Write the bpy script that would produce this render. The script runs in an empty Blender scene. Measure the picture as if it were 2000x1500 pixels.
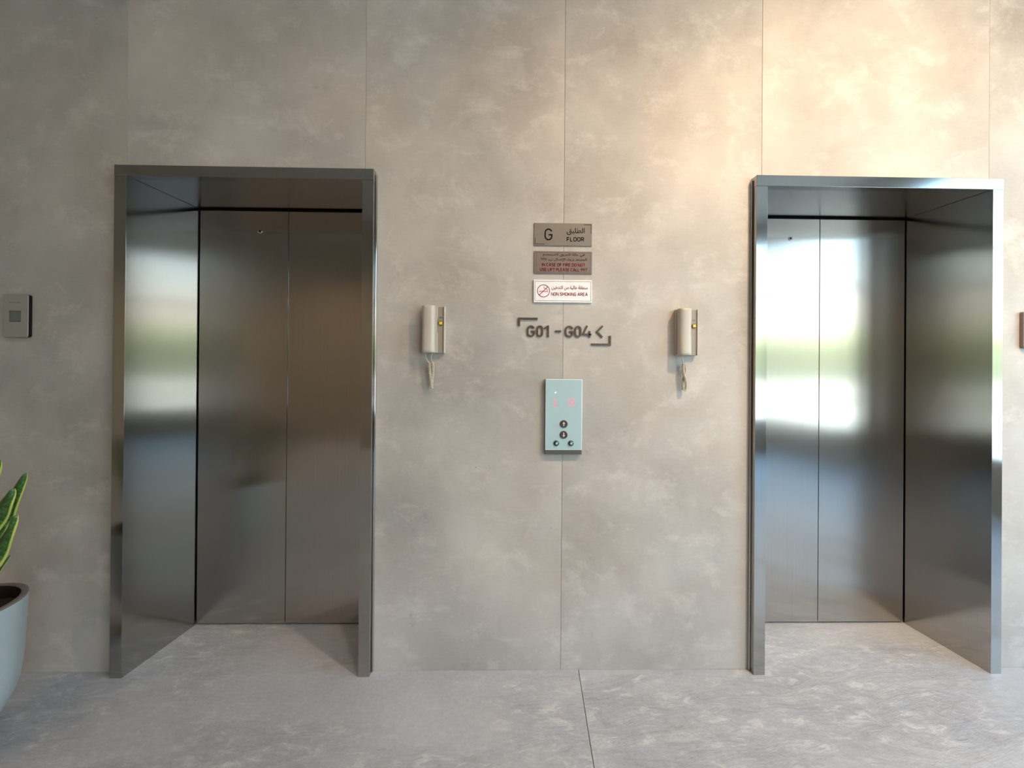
import bpy, bmesh, math, random
from mathutils import Vector, Matrix

# ---------------------------------------------------------------- camera
SC = bpy.context.scene
COL = SC.collection
F_PX, YAW, PITCH, ROLL = 770.0, 0.0166, -0.0025, 0.0079
CAM_Z, CAM_D = 1.3113, 1.7077
cd = bpy.data.cameras.new('camera')
cam = bpy.data.objects.new('camera', cd)
COL.objects.link(cam)
cd.sensor_width = 36.0
cd.lens = F_PX * 36.0 / 2000.0
cd.shift_x = -(1007.34 - 1000) / 2000
cd.shift_y = (714.43 - 750) / 2000
cd.clip_start = 0.05
_F = Vector((math.sin(YAW)*math.cos(PITCH), math.cos(YAW)*math.cos(PITCH), -math.sin(PITCH)))
_R = Vector((math.cos(YAW), -math.sin(YAW), 0))
_U = _R.cross(_F)
R2 = _R*math.cos(ROLL) + _U*math.sin(ROLL)
U2 = _U*math.cos(ROLL) - _R*math.sin(ROLL)
M = Matrix((R2, U2, -_F)).transposed().to_4x4()
M.translation = Vector((0, -CAM_D, CAM_Z))
cam.matrix_world = M
SC.camera = cam

# ---------------------------------------------------------------- render look
SC.view_settings.view_transform = 'Standard'
SC.view_settings.look = 'None'
SC.view_settings.gamma = 1.0
SC.view_settings.use_curve_mapping = False
SC.view_settings.exposure = 0.62
try:
    SC.cycles.use_denoising = True
    SC.cycles.max_bounces = 14
    SC.cycles.diffuse_bounces = 6
    SC.cycles.glossy_bounces = 6
    SC.cycles.sample_clamp_indirect = 8.0
except Exception:
    pass

# room extents
XL, XR, YB, ZC = -4.6, 4.4, -4.6, 3.6

# ---------------------------------------------------------------- node helpers
def new_mat(name):
    m = bpy.data.materials.new(name); m.use_nodes = True
    nt = m.node_tree
    return m, nt, nt.nodes['Principled BSDF']

def nd(nt, typ, **kw):
    n = nt.nodes.new(typ)
    for k, v in kw.items():
        if k.startswith('i_'):
            n.inputs[k[2:].replace('_', ' ')].default_value = v
        else:
            setattr(n, k, v)
    return n

def mathn(nt, op, a, b=None, clamp=False):
    n = nt.nodes.new('ShaderNodeMath'); n.operation = op; n.use_clamp = clamp
    for i, v in enumerate((a, b)):
        if v is None: continue
        if hasattr(v, 'is_output'): nt.links.new(v, n.inputs[i])
        else: n.inputs[i].default_value = v
    return n.outputs[0]

def mixc(nt, fac, a, b, mode='MIX'):
    n = nt.nodes.new('ShaderNodeMix'); n.data_type = 'RGBA'; n.blend_type = mode
    for idx, v in ((0, fac), (6, a), (7, b)):
        if hasattr(v, 'is_output'): nt.links.new(v, n.inputs[idx])
        else: n.inputs[idx].default_value = v
    return n.outputs[2]

def ramp(nt, src, stops):
    n = nt.nodes.new('ShaderNodeValToRGB')
    cr = n.color_ramp
    while len(cr.elements) < len(stops): cr.elements.new(0.5)
    for e, (p, c) in zip(cr.elements, stops):
        e.position = p; e.color = c if len(c) == 4 else (*c, 1)
    nt.links.new(src, n.inputs[0])
    return n.outputs[0]

def noise(nt, vec, scale, detail=4, rough=0.5, dist=0.0):
    n = nd(nt, 'ShaderNodeTexNoise')
    n.inputs['Scale'].default_value = scale; n.inputs['Detail'].default_value = detail
    n.inputs['Roughness'].default_value = rough; n.inputs['Distortion'].default_value = dist
    nt.links.new(vec, n.inputs['Vector'])
    return n.outputs['Fac']

def mapping(nt, vec, loc=(0,0,0), rot=(0,0,0), scale=(1,1,1)):
    n = nd(nt, 'ShaderNodeMapping')
    n.inputs['Location'].default_value = loc; n.inputs['Rotation'].default_value = rot
    n.inputs['Scale'].default_value = scale
    nt.links.new(vec, n.inputs['Vector'])
    return n.outputs[0]

def g(v): return (v, v, v, 1)

# ---------------------------------------------------------------- world: daylight outside the lobby's glazing
W = bpy.data.worlds.new('daylight'); SC.world = W; W.use_nodes = True
wt = W.node_tree
bg = wt.nodes['Background']
tc = nd(wt, 'ShaderNodeTexCoord')
sep = nd(wt, 'ShaderNodeSeparateXYZ'); wt.links.new(tc.outputs['Generated'], sep.inputs[0])
wn = noise(wt, tc.outputs['Generated'], 9.0, 5, 0.6)
wn2 = noise(wt, mapping(wt, tc.outputs['Generated'], scale=(3, 3, 14)), 4.0, 3, 0.5)
elev = mathn(wt, 'ADD', sep.outputs['Z'], mathn(wt, 'MULTIPLY', mathn(wt, 'SUBTRACT', wn, 0.5), 0.025))
skyc = ramp(wt, mathn(wt, 'ADD', mathn(wt, 'MULTIPLY', elev, 0.5), 0.5),
            [(0.0, (.26, .30, .34)), (0.43, (.34, .40, .46)), (0.452, (.62, .70, .78)), (0.458, (1.25, 1.32, 1.35)), (0.468, (.50, .56, .58)),
             (0.474, (.42, .47, .50)), (0.479, (1.15, 1.2, 1.22)), (0.486, (.45, .52, .50)), (0.493, (.19, .23, .16)), (0.520, (.24, .28, .17)), (0.532, (.55, .62, .40)),
             (0.545, (.80, .80, .78)), (0.562, (.95, .93, .92)), (0.575, (.86, .97, 1.05)), (0.64, (.46, .72, 1.0)), (1.0, (.33, .58, 1.0))])
treec = mixc(wt, mathn(wt, 'MULTIPLY', wn2, 0.25), skyc, (0.6, 0.66, 0.62, 1))
wt.links.new(treec, bg.inputs['Color'])
bg.inputs['Strength'].default_value = 5.8

# ---------------------------------------------------------------- ceiling downlights (warm lamps)
LAMPS = [(1.75, -1.65, 27.0, 32), (0.45, -1.75, 5.0, 32), (-1.3, -1.8, 2.0, 32), (1.45, -3.3, 3.0, 0), (-2.9, -3.5, 15.0, 0), (-0.7, -3.7, 4.0, 0)]  # lamps besides the right-hand one are added, unseen; back-left one lightens door reflections
for (lx, ly, pw, tilt) in LAMPS:
    ld = bpy.data.lights.new('downlight', 'AREA'); ld.shape = 'DISK'; ld.size = 0.17
    ld.energy = pw; ld.color = (1.0, 0.70, 0.42); ld.spread = math.radians(115)
    lo = bpy.data.objects.new('downlight', ld); COL.objects.link(lo)
    lo.location = (lx, ly, ZC - (0.012 if tilt == 0 else 0.07))
    lo.rotation_euler = (math.radians(tilt), 0, 0)

# ---------------------------------------------------------------- object helpers
def obj(name, bm, mat, parent=None, smooth=False, bevel=0.0, seg=2, loc=None):
    me = bpy.data.meshes.new(name)
    bmesh.ops.recalc_face_normals(bm, faces=bm.faces)
    bm.to_mesh(me); bm.free()
    for m in (mat if isinstance(mat, (list, tuple)) else [mat]): me.materials.append(m)
    if smooth:
        for p in me.polygons: p.use_smooth = True
    o = bpy.data.objects.new(name, me); COL.objects.link(o)
    if parent is not None: o.parent = parent
    if loc is not None: o.location = loc
    if bevel > 0:
        b = o.modifiers.new('bevel', 'BEVEL'); b.width = bevel; b.segments = seg
        b.limit_method = 'ANGLE'; b.angle_limit = math.radians(35)
        b.harden_normals = False
    return o

def box(bm, x0, x1, y0, y1, z0, z1, mi=0):
    vs = [bm.verts.new(p) for p in ((x0,y0,z0),(x1,y0,z0),(x1,y1,z0),(x0,y1,z0),(x0,y0,z1),(x1,y0,z1),(x1,y1,z1),(x0,y1,z1))]
    for f in ((0,1,2,3),(4,7,6,5),(0,4,5,1),(1,5,6,2),(2,6,7,3),(3,7,4,0)):
        fc = bm.faces.new([vs[i] for i in f]); fc.material_index = mi

def prism_xy(bm, pts, z0, z1):
    n = len(pts)
    a = [bm.verts.new((x, y, z0)) for x, y in pts]; b = [bm.verts.new((x, y, z1)) for x, y in pts]
    bm.faces.new(a[::-1]); bm.faces.new(b)
    for i in range(n): bm.faces.new([a[i], a[(i+1)%n], b[(i+1)%n], b[i]])

def prism_xz(bm, pts, y0, y1):
    n = len(pts)
    a = [bm.verts.new((x, y0, z)) for x, z in pts]; b = [bm.verts.new((x, y1, z)) for x, z in pts]
    bm.faces.new(a); bm.faces.new(b[::-1])
    for i in range(n): bm.faces.new([a[i], b[i], b[(i+1)%n], a[(i+1)%n]])

def rrect(x0, x1, z0, z1, r, n=6):
    out = []
    for cx, cz, a0 in ((x1-r, z1-r, 0), (x0+r, z1-r, 90), (x0+r, z0+r, 180), (x1-r, z0+r, 270)):
        for k in range(n+1):
            a = math.radians(a0 + 90*k/n)
            out.append((cx + r*math.cos(a), cz + r*math.sin(a)))
    return out

def circle(cx, cz, r, n=32):
    return [(cx + r*math.cos(2*math.pi*k/n), cz + r*math.sin(2*math.pi*k/n)) for k in range(n)]

def stroke(bm, pts, w, y0, y1, closed=False):
    """a polyline in the XZ plane given width w and real thickness y0..y1"""
    q = [pts[0]]
    for p in pts[1:]:
        if (Vector(p)-Vector(q[-1])).length > 2e-5: q.append(p)
    if (closed or len(q) > 3) and (Vector(q[0])-Vector(q[-1])).length < 2e-5: q.pop(); closed = True
    pts = q; n = len(pts); L = []; Rr = []
    for i in range(n):
        p = Vector(pts[i])
        if closed or 0 < i < n-1:
            a = (p - Vector(pts[i-1])).normalized(); b = (Vector(pts[(i+1) % n]) - p).normalized()
            t = (a + b)
            t = t.normalized() if t.length > 1e-6 else a
            nn = Vector((-t.y, t.x)); k = 1.0/max(0.35, nn.dot(Vector((-a.y, a.x))))
        else:
            t = (Vector(pts[1]) - p).normalized() if i == 0 else (p - Vector(pts[i-1])).normalized()
            nn = Vector((-t.y, t.x)); k = 1.0
        L.append(p + nn*w/2*k); Rr.append(p - nn*w/2*k)
    rows = []
    for l, r in zip(L, Rr):
        rows.append([bm.verts.new((l.x, y0, l.y)), bm.verts.new((r.x, y0, r.y)), bm.verts.new((r.x, y1, r.y)), bm.verts.new((l.x, y1, l.y))])
    m = n if closed else n-1
    for i in range(m):
        A, B = rows[i], rows[(i+1) % n]
        for j in range(4):
            bm.faces.new([A[j], A[(j+1) % 4], B[(j+1) % 4], B[j]])
    if not closed:
        bm.faces.new(rows[0][::-1]); bm.faces.new(rows[-1])

def tube(bm, pts, r, n=8, cap=True):
    rows = []
    prev = Vector((0, 0, 1))
    for i, p in enumerate(pts):
        p = Vector(p)
        a = Vector(pts[max(0, i-1)]); b = Vector(pts[min(len(pts)-1, i+1)])
        t = (b - a).normalized()
        u = prev - t*prev.dot(t)
        if u.length < 1e-4: u = Vector((1, 0, 0)) - t*t.x
        u.normalize(); prev = u; v = t.cross(u)
        rr = r[i] if isinstance(r, (list, tuple)) else r
        rows.append([bm.verts.new(p + (u*math.cos(2*math.pi*k/n) + v*math.sin(2*math.pi*k/n))*rr) for k in range(n)])
    for A, B in zip(rows, rows[1:]):
        for k in range(n): bm.faces.new([A[k], A[(k+1) % n], B[(k+1) % n], B[k]])
    if cap: bm.faces.new(rows[0][::-1]); bm.faces.new(rows[-1])

def lathe(bm, prof, n=64, axis='Z', cx=0, cy=0, cz=0, cap0=True, cap1=True):
    rows = []
    for r, h in prof:
        row = []
        for k in range(n):
            a = 2*math.pi*k/n
            if axis == 'Z': row.append(bm.verts.new((cx + r*math.cos(a), cy + r*math.sin(a), cz + h)))
            else: row.append(bm.verts.new((cx + r*math.cos(a), cy + h, cz + r*math.sin(a))))
        rows.append(row)
    for A, B in zip(rows, rows[1:]):
        for k in range(n): bm.faces.new([A[k], A[(k+1) % n], B[(k+1) % n], B[k]])
    if cap0: bm.faces.new(rows[0][::-1])
    if cap1: bm.faces.new(rows[-1])

def thing(name, loc, label, cat, group=None, kind=None):
    o = bpy.data.objects.new(name, None); COL.objects.link(o); o.location = loc
    o.empty_display_size = 0.05
    if label: o['label'] = label
    if cat: o['category'] = cat
    if group: o['group'] = group
    if kind: o['kind'] = kind
    return o

def struct(o):
    o['kind'] = 'structure'; return o

def shift(o, root):
    """keep a child's world place when its mesh was written in world coordinates"""
    o.matrix_parent_inverse = Matrix.Identity(4)
    p = root
    tot = Vector(root.location)
    while p.parent is not None:
        p = p.parent; tot += Vector(p.location)
    o.location = -tot
    return o

def text_mesh(s, mat, x0, x1, z0, z1, y, depth, parent, name='lettering', bold=0.0):
    """a line of raised/printed lettering that fills the box x0..x1, z0..z1 on plane y"""
    cu = bpy.data.curves.new(name, 'FONT'); cu.body = s; cu.size = 1.0; cu.offset = bold
    cu.extrude = 0.5; cu.resolution_u = 4
    o = bpy.data.objects.new(name, cu); COL.objects.link(o)
    dg = bpy.context.evaluated_depsgraph_get(); dg.update()
    me = bpy.data.meshes.new_from_object(o.evaluated_get(dg))
    COL.objects.unlink(o); bpy.data.objects.remove(o); bpy.data.curves.remove(cu)
    xs = [v.co.x for v in me.vertices]; ys = [v.co.y for v in me.vertices]
    ax, bx, ay, by = min(xs), max(xs), min(ys), max(ys)
    for v in me.vertices:
        X = x0 + (v.co.x - ax)/(bx - ax)*(x1 - x0)
        Z = z0 + (v.co.y - ay)/(by - ay)*(z1 - z0)
        v.co = Vector((X, y - depth*(v.co.z + 0.5), Z))
    me.materials.clear(); me.materials.append(mat)
    for p in me.polygons: p.material_index = 0
    m = bpy.data.objects.new(name, me); COL.objects.link(m)
    m.parent = parent; shift(m, parent)
    return m

# ---------------------------------------------------------------- materials
def mat_wall():
    m, nt, b = new_mat('wall_panel_porcelain')
    tcn = nd(nt, 'ShaderNodeTexCoord'); geo = nd(nt, 'ShaderNodeNewGeometry')
    add = nd(nt, 'ShaderNodeVectorMath', operation='ADD')
    cmb = nd(nt, 'ShaderNodeCombineXYZ')
    nt.links.new(mathn(nt, 'MULTIPLY', geo.outputs['Random Per Island'], 7.0), cmb.inputs[1])
    nt.links.new(tcn.outputs['Object'], add.inputs[0]); nt.links.new(cmb.outputs[0], add.inputs[1])
    v = add.outputs[0]
    big = noise(nt, mapping(nt, v, scale=(1, 1, .8)), 1.3, 4, 0.55, 0.2)
    mid = noise(nt, v, 3.6, 7, 0.60, 0.25)
    fine = noise(nt, mapping(nt, v, scale=(1, 1, 2.0)), 55, 5, 0.7)
    hue = noise(nt, mapping(nt, v, loc=(5, 0, 7)), 1.7, 3, 0.5, 0.5)
    c = ramp(nt, big, [(0.30, (.305, .292, .274)), (0.50, (.408, .390, .366)), (0.70, (.52, .497, .468))])
    c = mixc(nt, ramp(nt, hue, [(0.38, g(0)), (0.62, g(0.55))]), c, (1.0, .90, .84, 1), 'MULTIPLY')
    c = mixc(nt, mathn(nt, 'MULTIPLY', ramp(nt, mid, [(0.42, g(0)), (0.64, g(1))]), 0.38), c, (.575, .55, .52, 1))
    # pale trowel smears
    sm = noise(nt, mapping(nt, v, loc=(3, 0, 1), scale=(1.2, 1, 1.6)), 4.6, 9, 0.72, 0.35)
    c = mixc(nt, mathn(nt, 'MULTIPLY', ramp(nt, sm, [(0.52, g(0)), (0.70, g(1))]), 0.42), c, (.72, .69, .65, 1))
    dk = noise(nt, mapping(nt, v, loc=(9, 0, 4)), 7, 8, 0.74, 0.3)
    c = mixc(nt, mathn(nt, 'MULTIPLY', ramp(nt, dk, [(0.62, g(0)), (0.74, g(1))]), 0.45), c, (.26, .235, .20, 1))
    # small pin holes
    vo = nd(nt, 'ShaderNodeTexVoronoi'); vo.inputs['Scale'].default_value = 5.5
    nt.links.new(v, vo.inputs['Vector'])
    pin = mathn(nt, 'LESS_THAN', vo.outputs['Distance'], 0.016)
    pin = mathn(nt, 'MULTIPLY', pin, mathn(nt, 'GREATER_THAN', noise(nt, v, 2.0, 2), 0.52))
    c = mixc(nt, mathn(nt, 'MULTIPLY', pin, 0.7), c, (.08, .07, .06, 1))
    c = mixc(nt, 0.07, c, ramp(nt, fine, [(0.3, (.25, .24, .22)), (0.7, (.72, .70, .66))]))
    nt.links.new(c, b.inputs['Base Color'])
    nt.links.new(ramp(nt, mid, [(0.3, g(.50)), (0.7, g(.40))]), b.inputs['Roughness'])
    bp = nd(nt, 'ShaderNodeBump'); bp.inputs['Strength'].default_value = 0.06; bp.inputs['Distance'].default_value = 0.004
    nt.links.new(sm, bp.inputs['Height']); nt.links.new(bp.outputs[0], b.inputs['Normal'])
    b.inputs['Specular IOR Level'].default_value = 0.35
    return m

def mat_floor():
    m, nt, b = new_mat('floor_slate_porcelain')
    tcn = nd(nt, 'ShaderNodeTexCoord'); geo = nd(nt, 'ShaderNodeNewGeometry')
    add = nd(nt, 'ShaderNodeVectorMath', operation='ADD'); cmb = nd(nt, 'ShaderNodeCombineXYZ')
    nt.links.new(mathn(nt, 'MULTIPLY', geo.outputs['Random Per Island'], 9.0), cmb.inputs[2])
    nt.links.new(tcn.outputs['Object'], add.inputs[0]); nt.links.new(cmb.outputs[0], add.inputs[1])
    v = add.outputs[0]
    big = noise(nt, v, 1.1, 4, 0.5, 0.5)
    st = noise(nt, mapping(nt, v, rot=(0, 0, math.radians(-38)), scale=(1.0, 3.2, 1)), 3.0, 10, 0.66, 0.7)
    st2 = noise(nt, mapping(nt, v, loc=(4, 2, 0), rot=(0, 0, math.radians(-34)), scale=(1.0, 2.3, 1)), 9.5, 12, 0.78, 0.45)
    fine = noise(nt, v, 60, 6, 0.75)
    area = ramp(nt, noise(nt, mapping(nt, v, loc=(2.3, 1.1, 0), rot=(0, 0, math.radians(-38)), scale=(.8, 1.8, 1)), 1.5, 4, 0.6, 0.4), [(0.40, g(0.12)), (0.60, g(1))])
    c = ramp(nt, big, [(0.30, (.345, .372, .425)), (0.70, (.465, .495, .555))])
    s1 = mathn(nt, 'MULTIPLY', ramp(nt, st, [(0.50, g(0)), (0.66, g(1))]), area)
    c = mixc(nt, mathn(nt, 'MULTIPLY', s1, 0.75), c, (.54, .55, .57, 1))
    s2 = mathn(nt, 'MULTIPLY', ramp(nt, st2, [(0.52, g(0)), (0.62, g(1))]), area)
    c = mixc(nt, mathn(nt, 'MULTIPLY', s2, 0.85), c, (.70, .715, .74, 1))
    s3 = mathn(nt, 'MULTIPLY', ramp(nt, st2, [(0.36, g(1)), (0.47, g(0))]), area)
    c = mixc(nt, mathn(nt, 'MULTIPLY', s3, 0.50), c, (.25, .25, .25, 1))
    c = mixc(nt, 0.20, c, ramp(nt, fine, [(0.3, (.22, .22, .22)), (0.7, (.66, .66, .65))]))
    nt.links.new(c, b.inputs['Base Color'])
    b.inputs['Roughness'].default_value = 0.36
    b.inputs['Specular IOR Level'].default_value = 0.6
    hsum = mathn(nt, 'ADD', mathn(nt, 'MULTIPLY', st, 1.0), mathn(nt, 'MULTIPLY', st2, 0.6))
    hsum = mathn(nt, 'MULTIPLY', mathn(nt, 'SUBTRACT', hsum, 0.8), area)
    bp = nd(nt, 'ShaderNodeBump'); bp.inputs['Strength'].default_value = 0.9; bp.inputs['Distance'].default_value = 0.016
    nt.links.new(hsum, bp.inputs['Height']); nt.links.new(bp.outputs[0], b.inputs['Normal'])
    return m

def mat_steel(name='brushed_stainless_steel', col=(.455, .43, .40), rough=0.18, aniso=0.93):
    m, nt, b = new_mat(name)
    tcn = nd(nt, 'ShaderNodeTexCoord'); geo = nd(nt, 'ShaderNodeNewGeometry')
    cr = nd(nt, 'ShaderNodeVectorMath', operation='CROSS_PRODUCT')
    nt.links.new(geo.outputs['Normal'], cr.inputs[0]); cr.inputs[1].default_value = (0.0, 0.06, 1.0)
    nrm = nd(nt, 'ShaderNodeVectorMath', operation='NORMALIZE'); nt.links.new(cr.outputs[0], nrm.inputs[0])
    nt.links.new(nrm.outputs[0], b.inputs['Tangent'])
    fine = noise(nt, mapping(nt, tcn.outputs['Object'], scale=(200, 200, 0.8)), 2.2, 3, 0.6)
    blot = noise(nt, mapping(nt, tcn.outputs['Object'], scale=(1, 1, .6)), 3.0, 3, 0.5)
    c = mixc(nt, ramp(nt, fine, [(0.3, g(0)), (0.7, g(1))]), (col[0]*.96, col[1]*.96, col[2]*.96, 1), (min(1, col[0]*1.04), min(1, col[1]*1.04), min(1, col[2]*1.04), 1))
    nt.links.new(c, b.inputs['Base Color'])
    b.inputs['Metallic'].default_value = 1.0
    nt.links.new(mathn(nt, 'ADD', mathn(nt, 'MULTIPLY', blot, 0.03), rough - 0.015), b.inputs['Roughness'])
    b.inputs['Anisotropic'].default_value = aniso
    return m

def mat_plain(name, col, rough=0.5, metal=0.0, spec=0.5, coat=0.0, var=0.05, scale=30, emis=None, estr=0.0, bump=0.0):
    m, nt, b = new_mat(name)
    tcn = nd(nt, 'ShaderNodeTexCoord')
    n1 = noise(nt, tcn.outputs['Object'], scale, 4, 0.6)
    lo = tuple(max(0, c*(1-var)) for c in col); hi = tuple(min(1, c*(1+var)) for c in col)
    nt.links.new(ramp(nt, n1, [(0.3, lo), (0.7, hi)]), b.inputs['Base Color'])
    b.inputs['Roughness'].default_value = rough; b.inputs['Metallic'].default_value = metal
    b.inputs['Specular IOR Level'].default_value = spec
    b.inputs['Coat Weight'].default_value = coat
    if emis:
        b.inputs['Emission Color'].default_value = (*emis, 1); b.inputs['Emission Strength'].default_value = estr
    if bump:
        bp = nd(nt, 'ShaderNodeBump'); bp.inputs['Strength'].default_value = bump; bp.inputs['Distance'].default_value = 0.002
        nt.links.new(n1, bp.inputs['Height']); nt.links.new(bp.outputs[0], b.inputs['Normal'])
    return m

def mat_leaf():
    m, nt, b = new_mat('snake_plant_leaf')
    uv = nd(nt, 'ShaderNodeUVMap'); uv.uv_map = 'UVMap'
    s = nd(nt, 'ShaderNodeSeparateXYZ'); nt.links.new(uv.outputs[0], s.inputs[0])
    tcn = nd(nt, 'ShaderNodeTexCoord')
    across = mathn(nt, 'ABSOLUTE', mathn(nt, 'SUBTRACT', s.outputs[0], 0.5))
    wob = mathn(nt, 'MULTIPLY', mathn(nt, 'SUBTRACT', noise(nt, tcn.outputs['Object'], 22, 3), 0.5), 0.10)
    edge = ramp(nt, mathn(nt, 'ADD', across, wob), [(0.385, g(0)), (0.43, g(1))])
    band = noise(nt, mapping(nt, uv.outputs[0], scale=(2.0, 26, 1)), 1.6, 5, 0.65, 0.8)
    green = ramp(nt, band, [(0.36, (.012, .045, .010)), (0.50, (.03, .10, .02)), (0.66, (.09, .20, .05))])
    c = mixc(nt, edge, green, (.46, .50, .10, 1))
    nt.links.new(c, b.inputs['Base Color'])
    b.inputs['Roughness'].default_value = 0.33
    return m

def mat_glass_pane():
    m = bpy.data.materials.new('window_glass'); m.use_nodes = True
    nt = m.node_tree; nt.nodes.clear()
    out = nd(nt, 'ShaderNodeOutputMaterial'); tr = nd(nt, 'ShaderNodeBsdfTransparent'); gl = nd(nt, 'ShaderNodeBsdfGlossy')
    tr.inputs[0].default_value = (.93, .96, .95, 1); gl.inputs['Roughness'].default_value = 0.02
    fr = nd(nt, 'ShaderNodeFresnel'); gb = nd(nt, 'ShaderNodeNewGeometry')
    nt.links.new(mathn(nt, 'ADD', mathn(nt, 'MULTIPLY', gb.outputs['Backfacing'], 1/1.45 - 1.45), 1.45), fr.inputs[0])
    mx = nd(nt, 'ShaderNodeMixShader')
    nt.links.new(fr.outputs[0], mx.inputs[0]); nt.links.new(tr.outputs[0], mx.inputs[1]); nt.links.new(gl.outputs[0], mx.inputs[2])
    nt.links.new(mx.outputs[0], out.inputs[0])
    return m

WALL = mat_wall(); FLOOR = mat_floor(); STEEL = mat_steel()
STEEL_FRAME = mat_steel('frame_stainless_steel', (.44, .43, .41), 0.115, 0.95)
DARKGAP = mat_plain('shadow_gap_black', (.012, .011, .010), 0.8)
CEIL = mat_plain('ceiling_paint', (.50, .50, .49), 0.8)
BEIGE = mat_plain('side_wall_paint', (.40, .345, .275), 0.75, var=0.08, scale=2)
FRAME_AL = mat_plain('window_frame_aluminium', (.06, .06, .06), 0.4, 0.6)
PANE = mat_glass_pane()
SIGN_MET = mat_plain('sign_bronze_grey', (.21, .185, .16), 0.42, 0.35, var=0.06, scale=12)
SIGN_MET2 = mat_plain('sign_bronze_taupe', (.20, .155, .14), 0.45, 0.25, var=0.06, scale=12)
SIGN_WHITE = mat_plain('sign_white_acrylic', (.86, .86, .88), 0.3)
INK_BLACK = mat_plain('black_lettering', (.006, .006, .007), 0.9, spec=0.1)
INK_RED = mat_plain('dark_red_lettering', (.15, .012, .016), 0.9, spec=0.1)
INK_MAROON = mat_plain('brown_lettering', (.07, .035, .032), 0.9, spec=0.1)
INK_PRINT = mat_plain('maroon_print', (.20, .010, .045), 0.9, spec=0.1)
INK_LINE = mat_plain('grey_border_line', (.10, .09, .09), 0.5)
LETTER = mat_plain('raised_letter_bronze', (.10, .078, .066), 0.42, 0.4, var=0.08)
PLASTIC = mat_plain('intercom_plastic', (.47, .435, .385), 0.36, spec=0.5, var=0.02)
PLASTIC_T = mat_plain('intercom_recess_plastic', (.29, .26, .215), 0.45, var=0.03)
YELLOW = mat_plain('yellow_button', (.85, .55, .03), 0.35)
DARKPL = mat_plain('dark_plastic', (.02, .02, .022), 0.4)
CORD = mat_plain('cord_ivory', (.50, .46, .36), 0.42, var=0.03)
GLASSP = mat_plain('pale_blue_glass', (.40, .555, .60), 0.08, coat=0.6, var=0.01)
GLASSEDGE = mat_plain('polished_glass_edge', (.80, .95, .95), 0.15, coat=0.5, var=0.01)
PANELBOX = mat_plain('panel_backbox_bronze', (.13, .115, .11), 0.45, 0.5)
BTN = mat_plain('button_bronze', (.13, .105, .09), 0.35, 0.8)
BTN_MARK = mat_plain('button_arrow_silver', (.80, .76, .70), 0.35, 0.3)
KEYM = mat_plain('key_switch_teal', (.010, .060, .065), 0.18, 0.3, coat=0.7)
LED = mat_plain('red_led', (.9, .16, .22), 0.5, emis=(1.0, .12, .20), estr=0.5)
LEDW = mat_plain('white_led', (.8, .85, .9), 0.5, emis=(.92, .95, 1.0), estr=0.9)
THERM = mat_plain('thermostat_plastic', (.30, .29, .265), 0.45, var=0.02)
THERM_SCR = mat_plain('thermostat_screen', (.13, .155, .145), 0.18, coat=0.4)
THERM_BODY = mat_plain('thermostat_black_body', (.006, .006, .006), 0.6, spec=0.2)
THERM_BROWN = mat_plain('wall_unit_brown_body', (.20, .15, .12), 0.5)
POT = mat_plain('pot_glazed_pale', (.36, .42, .44), 0.30, coat=0.4, var=0.03, scale=40)
SOIL = mat_plain('potting_soil', (.022, .014, .010), 0.9, var=0.5, scale=90, bump=1.0)
LEAF = mat_leaf()

# ================================================================ SETTING
PANEL_X = [XL, -3.0, -1.6378, -0.6279, 0.2325, 1.0998, 2.1165, 3.3, XR]
JG = 0.0004
bm = bmesh.new()
for i in range(len(PANEL_X)-1):
    z0 = 2.118 if i in (2, 5) else 0.0
    box(bm, PANEL_X[i]+JG, PANEL_X[i+1]-JG, 0.0, 0.014, z0, ZC)
wall = struct(obj('wall_front', bm, WALL, bevel=0.0012, seg=2))
# the solid wall behind the cladding, with the two lift recesses left open
bm = bmesh.new()
for x0, x1, z0 in ((XL, -1.6395, 0), (-1.6395, -0.6265, 2.12), (-0.6265, 1.0985, 0), (1.0985, 2.1180, 2.12), (2.1180, XR, 0)):
    box(bm, x0, x1, 0.0145, 0.42, z0, ZC)
struct(obj('trim_1', bm, mat_plain('joint_backing', (.5, .46, .40), 0.8)))

# floor slabs: the one joint in view runs slightly askew
bm = bmesh.new()
jx = lambda y: 0.3103 + 0.053*y
segs = [(XL, XL, -2.6, -2.6), (-2.6, -2.6, jx(0.42), jx(YB)), (jx(0.42), jx(YB), 3.2, 3.2), (3.2, 3.2, XR, XR)]
for (a, b_, c_, d_) in segs:
    for (yb, yf) in ((YB, -2.3), (-2.3, 0.42)):
        f = (yf-0.42)/(YB-0.42); h_ = (yb-0.42)/(YB-0.42)
        lx = lambda t, p, q: p + (q-p)*t
        q = 0.0012
        pts = [(lx(h_, a, b_)+q, yb+q), (lx(h_, c_, d_)-q, yb+q), (lx(f, c_, d_)-q, yf-q), (lx(f, a, b_)+q, yf-q)]
        prism_xy(bm, pts, -0.03, 0.0)
struct(obj('floor', bm, FLOOR, bevel=0.0008, seg=1))
bm = bmesh.new(); box(bm, XL, XR, YB, 0.42, -0.08, -0.005)
struct(obj('trim_2', bm, mat_plain('floor_grout', (.17, .165, .16), 0.9)))

bm = bmesh.new(); box(bm, XL-0.2, XR+0.2, YB-0.2, 0.42, ZC, ZC+0.15)
ceil = struct(obj('ceiling', bm, CEIL))
for (lx_, ly_, pw, tl_) in LAMPS:
    bm = bmesh.new()
    lathe(bm, [(0.088, 0), (0.105, 0), (0.105, -0.008), (0.088, -0.008), (0.088, 0)], 32, cx=lx_, cy=ly_, cz=ZC, cap0=False, cap1=False)
    obj('downlight_trim', bm, SIGN_WHITE, ceil)

bm = bmesh.new(); box(bm, XL-0.2, XL, YB, 0.42, 0, ZC)
struct(obj('wall_left', bm, BEIGE))

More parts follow.
